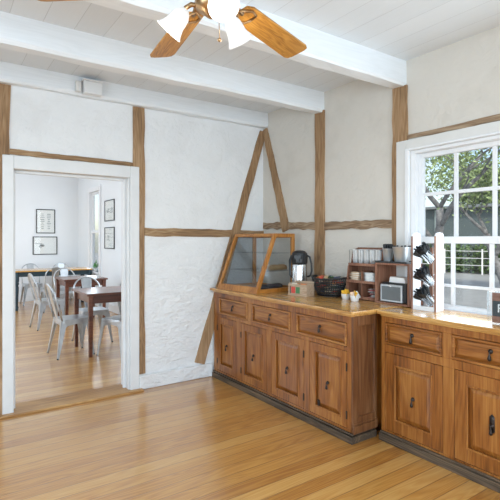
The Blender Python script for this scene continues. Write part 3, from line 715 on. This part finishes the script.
tr = MB(); tr.box(0, .29, 0, .16, 0, .004); tr.box(0, .29, 0, .004, .004, .014); tr.box(0, .29, .156, .16, .004, .014); tr.box(0, .004, .004, .156, .004, .014); tr.box(.286, .29, .004, .156, .004, .014)
t_ = tr.build('serving_tray', M['black'], None, .001, loc=CM@Vector((-.002, .004, hc)), rot=(0, 0, R(-90))); tag(t_, 'flat black tray on top of the wooden crate', 'tray')
def cup_metal(name, x, y, r0, r1, h, lab, cat):
    o = MB().lathe([(0, 0), (r0, 0), (r0+.001, .003), (r1, h-.004), (r1+.003, h-.002), (r1+.003, h), (r1-.002, h), (r0-.002, .004), (0, .004)], 28).build(name, M['brushed'], None, smooth=True)
    o.location = CM@Vector((x, y, hc+.0045)); tag(o, lab, cat); return o
cup_metal('metal_tumbler', .060, .085, .031, .042, .105, 'steel tumbler holding black stirrers on the tray', 'tumbler')
cup_metal('metal_bucket', .185, .085, .048, .066, .118, 'larger steel bucket on the black tray beside the tumbler', 'bucket')
def utensil(h, mat=None):
    m = MB(); mat = mat or M['black']
    m.prism([(-.0035, 0), (.0035, 0), (.004, h*.55), (.008, h*.68), (.012, h*.82), (.011, h*.95), (.005, h), (-.005, h), (-.011, h*.95), (-.012, h*.82), (-.008, h*.68), (-.004, h*.55)], -.0018, .0018, 'XZ')
    return m.build('plastic_spoon', mat, None, .001)
sp0 = None
for i in range(18):
    a = i*2.4; q = .022*math.sqrt((i+.5)/18)
    if sp0 is None: sp0 = utensil(.135); s_ = sp0
    else: s_ = sp0.copy(); COL.objects.link(s_)
    s_.location = CM@Vector((.060+q*.6*math.cos(a), .085+q*.6*math.sin(a), hc+.011)); s_.rotation_euler = (-.16*math.sin(a)*q/.022, .16*math.cos(a)*q/.022, R(-90)+a)
    # lean outward in local frame
    s_.rotation_euler = (Matrix.Rotation(R(-90), 4, 'Z')@Matrix.Rotation(a, 4, 'Z')@Matrix.Rotation(.17*q/.022, 4, 'Y')@Matrix.Rotation(1.3*i, 4, 'Z')).to_euler()
    tag(s_, 'black plastic spoon standing in the steel tumbler on the crate', 'spoon', 'black spoons in the steel tumbler')
for i in range(7):
    a = i*.9
    o = MB().lathe([(0, -.006), (.007, -.004), (.009, 0), (.007, .004), (0, .006)], 10).build('creamer_pod', M['black'], None, smooth=True) if i == 0 else pod.copy()
    if i == 0: pod = o
    else: COL.objects.link(o)
    o.location = CM@Vector((.185+.0655*math.cos(a), .085+.0655*math.sin(a), hc+.129)); tag(o, 'small black clip on the rim of the steel bucket', 'clip', 'black clips round the bucket rim')

# cutlery rack
RKX, RKY = 2.815, 2.045
rk = empty('cutlery_rack', (RKX, RKY, Z2), R(-90+4)); tag(rk, 'tall white sided rack holding clear cups of black cutlery by the window', 'rack')
wr, hr, dr_ = .19, .545, .10
for x in (0, wr-.014):
    m = MB(); pts = [(0, 0), (dr_, 0), (dr_, hr-.02), (dr_-.015, hr-.004), (dr_*.5, hr), (.015, hr-.004), (0, hr-.02)]
    m.prism(pts, x, x+.014, 'YZ'); sb = m.build('side_board', M['white'], rk, .002)
    MB().box(x+.001, x+.013, -.004, 0, .0, hr-.025).build('edge_strip', M['cratewood'], sb, .001)
m = MB(); m.box(.014, wr-.014, 0, dr_, 0, .012); m.box(.014, wr-.014, -.002, .002, .012, .03); m.build('base_board', M['white'], rk, .001)
m = MB(); m.box(.085, .112, dr_-.01, dr_, .012, .44); m.build('back_strip', M['cratewood'], rk, .001)
for z in (.10, .245, .39): m = MB(); m.tube([(.014, dr_-.006, z), (wr-.014, dr_-.006, z)], .004, 8); m.build('cross_rod', M['chrome'], rk, smooth=True)
RM = Matrix.Translation((RKX, RKY, Z2))@Matrix.Rotation(R(-86), 4, 'Z')
for lev, (z, nm) in enumerate(((.045, 'bottom'), (.185, 'middle'), (.345, 'top'))):
    tilt = Matrix.Translation((.120, .062, z))@Matrix.Rotation(R(42), 4, 'X')@Matrix.Rotation(R(-16), 4, 'Y')
    cp = MB().lathe([(0, 0), (.026, 0), (.027, .002), (.040, .092), (.042, .094), (.040, .095), (.026, .004), (0, .004)], 24).build('clear_cup', M['clear'], None, smooth=True)
    cp.matrix_world = RM@tilt
    tag(cp, 'clear plastic cup tilted forward on the %s level of the rack' % nm, 'cup')
    for i in range(22):
        a = i*2.4; q = math.sqrt((i+.5)/22)
        f = sp0.copy(); COL.objects.link(f)
        f.matrix_world = RM@tilt@Matrix.Translation((.016*q*math.cos(a), .016*q*math.sin(a), .006+.006*math.sin(i*3)))@Matrix.Rotation(a, 4, 'Z')@Matrix.Rotation(.34*q, 4, 'Y')@Matrix.Rotation(1.1*i, 4, 'Z')
        tag(f, 'black plastic spoon in the %s cup of the white rack' % nm, 'spoon', 'black spoons in the %s cup of the rack' % nm)

# counter sign in a clear holder (cut by the right edge of the view)
sg = empty('counter_sign', (2.715, 1.447, Z2), R(-90+2)); tag(sg, 'clear block sign with brown and dark label at the right end of the worktop', 'sign')
m = MB(); m.box(0, .24, 0, .035, 0, .188); m.build('clear_block', M['clear'], sg, .003)
m = MB(); m.box(.026, .238, .010, .018, .006, .182); m.build('sign_card', wood('sign_wood', (.16, .07, .045), (.26, .12, .08), (.34, .17, .12), 'X', .5, 3), sg)
m = MB(); m.box(.030, .238, .006, .010, .045, .135); m.build('dark_panel', flat('dark_slate_panel', (.03, .045, .055)), sg)
m = MB(); m.box(.062, .069, .004, .006, .07, .118); m.box(.069, .09, .004, .006, .111, .118); m.box(.069, .084, .004, .006, .091, .098); m.build('letter', M['paper'], sg)

# junction box on the wall plate
jb = empty('wall_box', (1.035, 4.022, 2.638)); tag(jb, 'small off white box fixed to the beam over the doorway', 'electrical box')
m = MB(); m.box(0, .155, -.075, 0, 0, .105); m.build('housing', M['casing'], jb, .008, seg=3)
m = MB(); m.box(-.006, .161, -.085, 0, .105, .116); m.box(.01, .145, -.06, 0, .116, .124); m.build('mounting_plate', M['casing'], jb, .002)
m = MB(); m.box(-.06, -.012, -.05, 0, .01, .10); m.build('side_bracket', M['cream'], jb, .01)

# ------------------------------------------------------------------ ceiling fan
FX, FY, FZ = .8214, 1.437, 2.30
fan = empty('ceiling_fan', (FX, FY, FZ)); tag(fan, 'ceiling fan with oak blades, brass fittings and lit glass shades', 'ceiling fan')
az = math.atan2(.787, .618)   # direction away from the viewer
m = MB(); m.lathe([(0, .02), (.07, .02), (.10, .05), (.115, .09), (.10, .14), (.06, .165), (0, .165)], 32); m.build('motor_housing', M['brass'], fan, smooth=True)
MB().tube([(0, 0, .16), (0, 0, .43)], .012, 12).build('downrod', M['brass'], fan, smooth=True)
MB().lathe([(0, .42), (.03, .42), (.065, .465), (.068, H-FZ), (0, H-FZ)], 28).build('ceiling_rose', M['brass'], fan, smooth=True)
MB().lathe([(0, -.105), (.012, -.10), (.03, -.085), (.055, -.07), (.06, -.045), (.045, -.02), (.04, 0), (.06, .02), (0, .02)], 28).build('light_kit', M['brass'], fan, smooth=True)
for k in range(6):
    a = az+R(30+60*k)
    m = MB(); w0, w1 = .052, .062; r0, r1 = .18, .67
    pts = [(r0, -w0*.7), (r0+.03, -w0), (r1-.03, -w1), (r1-.008, -w1+.008), (r1, -w1+.03), (r1, w1-.03), (r1-.008, w1-.008), (r1-.03, w1), (r0+.03, w0), (r0, w0*.7)]
    m.prism(pts, -.004, .004)
    bl = m.build('fan_blade', M['blade'], fan, .002); bl.rotation_euler = (Matrix.Rotation(a, 4, 'Z')@Matrix.Rotation(R(-13), 4, 'X')).to_euler()
    m = MB(); m.tube([(.09, 0, .05), (.13, 0, .02), (.17, .0, .0), (.2, 0, -.006)], [.012, .010, .010, .008], 8)
    for sgn in (-1, 1): m.tube([(.165, 0, -.006), (.19, .02*sgn, -.008), (.215, .038*sgn, -.008), (.25, .03*sgn, -.008), (.255, 0, -.008)], .005, 6)
    br = m.build('blade_bracket', M['brass'], bl, smooth=True)
for k, dg in enumerate((-105, 15, 135)):
    a = az+math.pi+R(8)+R(dg)
    c, s_ = math.cos(a), math.sin(a)
    m = MB(); m.tube([(.04*c, .04*s_, -.055), (.075*c, .075*s_, -.045), (.095*c, .095*s_, -.055), (.105*c, .105*s_, -.075)], .009, 8)
    arm = m.build('lamp_arm', M['brass'], fan, smooth=True)
    T = Matrix.Translation((.095*c, .095*s_, -.062))@Matrix.Rotation(a, 4, 'Z')@Matrix.Rotation(R(-42), 4, 'Y')@Matrix.Diagonal((.8, .8, -.84, 1))
    m = MB(); m.lathe([(.018, 0), (.030, .012), (.040, .03), (.044, .055), (.046, .075), (.055, .10), (.066, .118), (.064, .118), (.052, .10), (.043, .075), (.040, .055), (.036, .03), (.026, .012), (.018, .003)], 28, T, cap=False)
    sh = m.build('glass_shade', M['lamp'], fan, smooth=True)
    m = MB(); m.lathe([(0, .02), (.014, .025), (.025, .05), (.028, .07), (.02, .092), (0, .10)], 16, T); m.build('bulb', M['lamp'], sh, smooth=True)
    l = bpy.data.lights.new('bulb_light', 'POINT'); l.energy = 1.6; l.shadow_soft_size = .04; l.color = (1, .96, .92)
    lo = bpy.data.objects.new('bulb_light', l); COL.objects.link(lo); lo.parent = fan; lo.location = (.19*c, .19*s_, -.19)
m = MB(); m.tube([(.02, -.02, -.09), (.022, -.022, -.175)], .0015, 6); m.lathe([(0, -.008), (.006, -.005), (.008, 0), (.006, .005), (0, .008)], 12, Matrix.Translation((.022, -.022, -.182))); m.build('pull_chain', M['brass'], fan, smooth=True)

# ------------------------------------------------------------------ dining room
def chair_proto():
    """pressed steel cafe chair facing +y"""
    c = empty('metal_chair')
    m = MB(); s = .18; pts = []
    for cx, cy, a0 in ((s-.04, s-.04, 0), (-s+.04, s-.04, 90), (-s+.04, -s+.04, 180), (s-.04, -s+.04, 270)):
        for j in range(5): a = R(a0+j*22.5); pts.append((cx+.04*math.cos(a), cy+.04*math.sin(a)))
    m.prism(pts, .436, .45); m.prism([(x*.985, y*.985) for x, y in pts], .405, .437)
    m.build('seat', M['steel'], c, .004)
    for sx in (-1, 1):
        for sy in (-1, 1):
            m = MB(); tx, ty = sx*.16, sy*.16; bx, by = sx*.215, sy*(.205 if sy > 0 else .235)
            wt, wb = .052, .017
            # folded angle leg: two tapering sheets
            m.hexa([(bx, by, 0), (bx-sx*wb*1.3, by, 0), (bx-sx*wb*1.3, by-sy*.006, 0), (bx, by-sy*.006, 0), (tx+sx*.012, ty+sy*.012, .43), (tx-sx*wt, ty+sy*.012, .43), (tx-sx*wt, ty+sy*.004, .43), (tx+sx*.012, ty+sy*.004, .43)])
            m.hexa([(bx, by, 0), (bx-sx*.006, by, 0), (bx-sx*.006, by-sy*wb*1.3, 0), (bx, by-sy*wb*1.3, 0), (tx+sx*.012, ty+sy*.012, .43), (tx+sx*.004, ty+sy*.012, .43), (tx+sx*.004, ty-sy*wt, .43), (tx+sx*.012, ty-sy*wt, .43)])
            lg = m.build('leg', M['steel'], c, .001)
            MB().box(bx-sx*.014, bx+sx*.002, by-sy*.014, by+sy*.002, 0, .014).build('rubber_foot', M['black'], lg)
    m = MB()
    for sx in (-1, 1):   # arched aprons
        pr = [(-.13, .41), (-.15, .33), (-.10, .375), (0, .39), (.10, .375), (.15, .33), (.13, .41)]
        m.prism(pr, sx*.168, sx*.172, 'YZ'); m.prism(pr, sx*.168, sx*.172, 'XZ')
    m.build('apron', M['steel'], c)
    m = MB(); path = []
    for j in range(21):
        t = j/20; a = math.pi*t
        x = -.215*math.cos(a)*(.8+.2*min(1, math.sin(a)*1.6)); z = .44+.43*(math.sin(a)**.55 if math.sin(a) > 0 else 0)
        path.append((x, -.165-.12*((z-.44)/.43), z))
    m.tube(path, .011, 8); m.build('back_hoop', M['steel'], c, smooth=True)
    m = MB(); m.hexa([(-.045, -.170, .445), (.045, -.170, .445), (.045, -.176, .445), (-.045, -.176, .445), (-.075, -.281, .862), (.075, -.281, .862), (.075, -.286, .862), (-.075, -.286, .862)])
    m.build('back_splat', M['steel'], c, .002)
    return c
ch0 = chair_proto()
spots = [
 (1.40, 5.90, -90+4, 'nearest steel chair on the left of the front table, seen side on'),
 (1.90, 5.52, 24, 'steel chair at the near end of the front table beside the door frame'),
 (1.80, 6.44, 182, 'steel chair at the far side of the front table facing the doorway'),
 (1.52, 7.90, -90+6, 'steel chair on the left of the second table, behind the nearest chair'),
 (2.0, 8.74, 180, 'steel chair at the far side of the second table'),
 (2.60, 8.04, 90, 'steel chair on the right of the second table near the side wall'),
 (1.93, 9.72, 3, 'steel chair standing in front of the long dark table'),
 (1.77, 10.95, 180, 'steel chair behind the left end of the long dark table'),
 (2.42, 10.95, 180, 'steel chair behind the right end of the long dark table'),
]
for i, (x, y, a, lab) in enumerate(spots):
    c = ch0 if i == 0 else copy_tree(ch0)
    c.location = (x, y, 0); c.rotation_euler = (0, 0, R(a)); tag(c, lab, 'chair', 'steel cafe chairs in the dining room')
def table(x0, x1, y0, y1, h, lab, top_mat, leg_mat, turned=False, ov=.02):
    t = empty('dining_table', (x0, y0, 0)); tag(t, lab, 'table'); w_, d_ = x1-x0, y1-y0
    MB().box(0, w_, 0, d_, h-.028, h).build('tabletop', top_mat, t, .004)
    m = MB(); i = .03+ov
    m.box(i, w_-i, i, i+.02, h-.125, h-.028); m.box(i, w_-i, d_-i-.02, d_-i, h-.125, h-.028); m.box(i, i+.02, i+.02, d_-i-.02, h-.125, h-.028); m.box(w_-i-.02, w_-i, i+.02, d_-i-.02, h-.125, h-.028)
    m.build('apron', leg_mat, t, .002)
    for cx in (ov+.03, w_-ov-.03):
        for cy in (ov+.03, d_-ov-.03):
            if not turned:
                q = .028; m = MB(); m.hexa([(cx-q*.7, cy-q*.7, 0), (cx+q*.7, cy-q*.7, 0), (cx+q*.7, cy+q*.7, 0), (cx-q*.7, cy+q*.7, 0), (cx-q, cy-q, h-.03), (cx+q, cy-q, h-.03), (cx+q, cy+q, h-.03), (cx-q, cy+q, h-.03)])
                m.build('leg', leg_mat, t, .003)
            else:
                m = MB(); m.lathe([(0, 0), (.025, 0), (.032, .03), (.038, .07), (.024, .10), (.03, .12), (.034, .3), (.042, .46), (.03, .50), (.045, .52), (.045, .54), (.03, .56), (.045, .58), (.045, h-.03)], 16, Matrix.Translation((cx, cy, 0)))
                m.build('leg', leg_mat, t, smooth=True)
    return t
table(1.49, 2.33, 5.54, 6.30, .76, 'reddish brown square table nearest the doorway', M['cherry'], M['cherry'])
table(1.72, 2.42, 7.74, 8.48, .76, 'reddish brown square table behind the front one', M['cherry'], M['cherry'])
table(1.29, 2.80, 10.0, 10.68, .79, 'long dark table with an oak top and turned legs against the far end', M['top'], M['bluepaint'], True)
MB_ = MB
def picture(x, y, z, rz, w_, h_, lab, style):
    p = empty('picture_frame', (x, y, z), rz); tag(p, lab, 'picture'); f = .018
    m = MB(); m.box(-w_/2, w_/2, -.02, 0, -h_/2, -h_/2+f); m.box(-w_/2, w_/2, -.02, 0, h_/2-f, h_/2); m.box(-w_/2, -w_/2+f, -.02, 0, -h_/2+f, h_/2-f); m.box(w_/2-f, w_/2, -.02, 0, -h_/2+f, h_/2-f)
    m.build('frame', M['black'], p, .002)
    MB().box(-w_/2+f, w_/2-f, -.008, -.002, -h_/2+f, h_/2-f).build('mat_board', M['paper'], p)
    rp = random.Random(style); m = MB()
    for col_ in (-1, 1) if style in (1, 3) else (-1,):
        for k in range(9):
            cx = col_*w_*.17; cz = (-4+k)*h_*.075 if style in (1,) else rp.uniform(-.12, .12)*h_; 
            ww = rp.uniform(.02, .05); cx += rp.uniform(-.1, .1)*w_*(0 if style == 1 else 1.5)
            m.box(cx-ww, cx+ww, -.0095, -.008, cz-.006-rp.random()*.008, cz+.008)
    m.build('print', flat('faded_ink', (.40, .43, .44)), p)
    MB().box(-w_/2+f, w_/2-f, -.014, -.012, -h_/2+f, h_/2-f).build('glazing', M['glass'], p)
picture(2.142, RY, 1.835, 0, .41, .56, 'upright black framed print on the far wall, above the wide one', 1)
picture(2.13, RY, 1.27, 0, .53, .42, 'wide black framed print on the far wall below the upright one', 2)
picture(RX, 9.05, 1.985, R(-90), .60, .42, 'upper black framed print on the side wall by the tall window', 3)
picture(RX, 9.05, 1.44, R(-90), .60, .43, 'lower black framed print on the side wall by the tall window', 4)
# plant on the dining window sill
pl = empty('potted_plant', (2.80, 9.95, .72)); pl.location = (2.845, 9.93, .7205); tag(pl, 'small green potted plant on the sill of the dining room window', 'plant')
MB().lathe([(0, 0), (.03, 0), (.038, .07), (.034, .07), (.028, .01), (0, .01)], 16).build('pot', M['paper'], pl, smooth=True)
m = MB(); rp = random.Random(9)
for i in range(70):
    a = rp.uniform(0, 6.28); e = rp.uniform(.2, 1.4); l = rp.uniform(.06, .17); dv = Vector((math.cos(a)*math.cos(e), math.sin(a)*math.cos(e), math.sin(e)))
    p = Vector((0, 0, .06))+dv*l; p.x = max(-.05, min(.03, p.x)); sd_ = dv.cross(Vector((0, 0, 1))).normalized()*.014
    m.quad([p-dv*.025, p+sd_, p+dv*.03, p-sd_])
m.build('leaves', flat('houseplant_green', (.10, .28, .08)), pl)

# ------------------------------------------------------------------ outside
gr = MB().box(3.31, 60, -30, 60, -.5, -.3).build('ground', plain('grey_pavement', (.30, .31, .30), .85, 0, .08, 3)); struct(gr, 'grey paved yard outside the window')
def barkmat(): return plain('grey_bark', (.20, .20, .20), .9, 0, .45, 9, bump=.8)
M['bark'] = barkmat()
def leafmat(n, c):
    m, nt, b = newmat(n)
    oi = N(nt, 'ShaderNodeNewGeometry'); r = N(nt, 'ShaderNodeValToRGB')
    r.color_ramp.elements[0].color = tuple(x*.55 for x in c)+(1,); r.color_ramp.elements[1].color = tuple(min(1, x*1.6) for x in c)+(1,)
    nt.links.new(oi.outputs['Random Per Island'], r.inputs['Fac']); nt.links.new(r.outputs['Color'], b.inputs['Base Color'])
    b.inputs['Roughness'].default_value = .5; b.inputs['Transmission Weight'].default_value = 0
    return m
M['leaf'] = leafmat('spring_leaves', (.24, .32, .13)); M['leaf2'] = leafmat('dark_leaves', (.09, .15, .05))
def tree(x, y, seed, trunk_r, h1, nleaf, lab, mat, spread=2.2, leafs=.11, dens=1.0):
    t = empty('tree', (x, y, -.3)); tag(t, lab, 'tree'); rr = random.Random(seed); m = MB(); tips = []
    def grow(p, d, L, r, lev):
        n = 5; pts = [p]; rad = [r]; q = p.copy(); dd = d.copy()
        for i in range(n):
            dd = (dd+Vector((rr.uniform(-.16, .16), rr.uniform(-.16, .16), rr.uniform(-.05, .10)))).normalized(); q = q+dd*(L/n); pts.append(q.copy()); rad.append(r*(1-.38*(i+1)/n))
        m.tube(pts, rad, 9 if lev == 0 else 6)
        if lev >= 2: tips.extend(pts[2:])
        if lev < 4:
            for k in range(3 if lev else 4):
                a = rr.uniform(0, 6.28); side = Vector((math.cos(a), math.sin(a), rr.uniform(.0, .5))).normalized()
                grow(pts[-1 if k == 0 else rr.choice((-1, -2, -3))], (dd*.75+side*.75).normalized(), L*rr.uniform(.6, .8), rad[-1]*rr.uniform(.6, .8), lev+1)
    grow(Vector((0, 0, 0)), Vector((rr.uniform(-.1, .1), rr.uniform(-.1, .1), 1)).normalized(), h1, trunk_r, 0)
    m.build('trunk', M['bark'], t, smooth=True)
    m = MB()
    for i in range(nleaf):
        c = rr.choice(tips)+Vector((rr.gauss(0, .28), rr.gauss(0, .28), rr.gauss(0, .25)))
        a = Vector((rr.uniform(-1, 1), rr.uniform(-1, 1), rr.uniform(-1, 1))).normalized(); b = a.cross(Vector((rr.uniform(-1, 1), rr.uniform(-1, 1), rr.uniform(-1, 1)))).normalized()
        s = leafs*rr.uniform(.6, 1.2); m.quad([c-a*s*.6, c+b*s*.3, c+a*s*.6, c-b*s*.3])
    m.build('foliage', mat, t)
tree(11.18, 7.45, 4, .15, 2.6, 4200, 'large grey trunked tree close to the window with thin spring leaves', M['leaf'])
tree(15.5, 7.6, 8, .16, 2.0, 5200, 'bright leafy green tree further out behind the window', M['leaf'], leafs=.14)
tree(33, 19, 12, .2, 2.6, 6000, 'distant leafy tree beyond the grey shed', M['leaf2'], leafs=.2)
# grey shed
sh_ = empty('shed', (24, 10, -.3)); sh_.rotation_euler = (0, 0, R(12)); tag(sh_, 'low dark grey shed behind the trees', 'shed')
MB().box(0, 5, -9, 12, 0, 3.4).build('wall', boards('dark_grey_cladding', 'Y', .3, ((.13, .17, .17), (.145, .185, .185), (.16, .20, .20)), (.09, .12, .12), .7), sh_)
m = MB(); m.prism([(-.4, 3.4), (5.4, 3.4), (5.4, 3.5), (2.5, 3.75), (-.4, 3.5)], -9.4, 12.4, 'XZ'); m.build('roof', flat('shed_roof_grey', (.20, .22, .22)), sh_)
m = MB(); m.box(-.08, 0, 5.0, 5.22, 0, 3.35); m.build('corner_board', flat('pale_green_board', (.30, .36, .34)), sh_)
# rail fence
fe = empty('rail_fence', (22, 9, -.3)); fe.location.x = 22.6; fe.rotation_euler = (0, 0, R(12)); tag(fe, 'white rail fence in front of the distant hedge', 'fence')
for k in range(8): MB().box(-.03, .03, -6+k*1.8-.03, -6+k*1.8+.03, 0, 1.25).build('post', M['white'], fe)
for z in (.45, .8, 1.15): MB().box(-.02, .02, -6, 6.6, z-.014, z+.014).build('rail', M['casing'], fe)
hd = empty('hedge', (23.4, 9.2, -.3)); hd.rotation_euler = (0, 0, R(12)); tag(hd, 'low dark green hedge behind the rail fence', 'hedge')
m = MB(); rh = random.Random(2)
for i in range(7000):
    c = Vector((rh.uniform(-.4, .4), rh.uniform(-7, 7), rh.uniform(0, 1.3)+.2*rh.random())); a = Vector((rh.uniform(-1, 1), rh.uniform(-1, 1), rh.uniform(-1, 1))).normalized(); b = a.cross(Vector((rh.uniform(-1, 1), rh.uniform(-1, 1), rh.uniform(-1, 1)))).normalized()
    s = .12; m.quad([c-a*s, c+b*s*.5, c+a*s, c-b*s*.5])
m.build('foliage', M['leaf2'], hd)
m = MB()
for i in range(12): m.tube([(0, -6.6+i*1.2, 0), (.05, -6.5+i*1.2, 1.1)], .03, 6)
m.build('stems', M['bark'], hd)
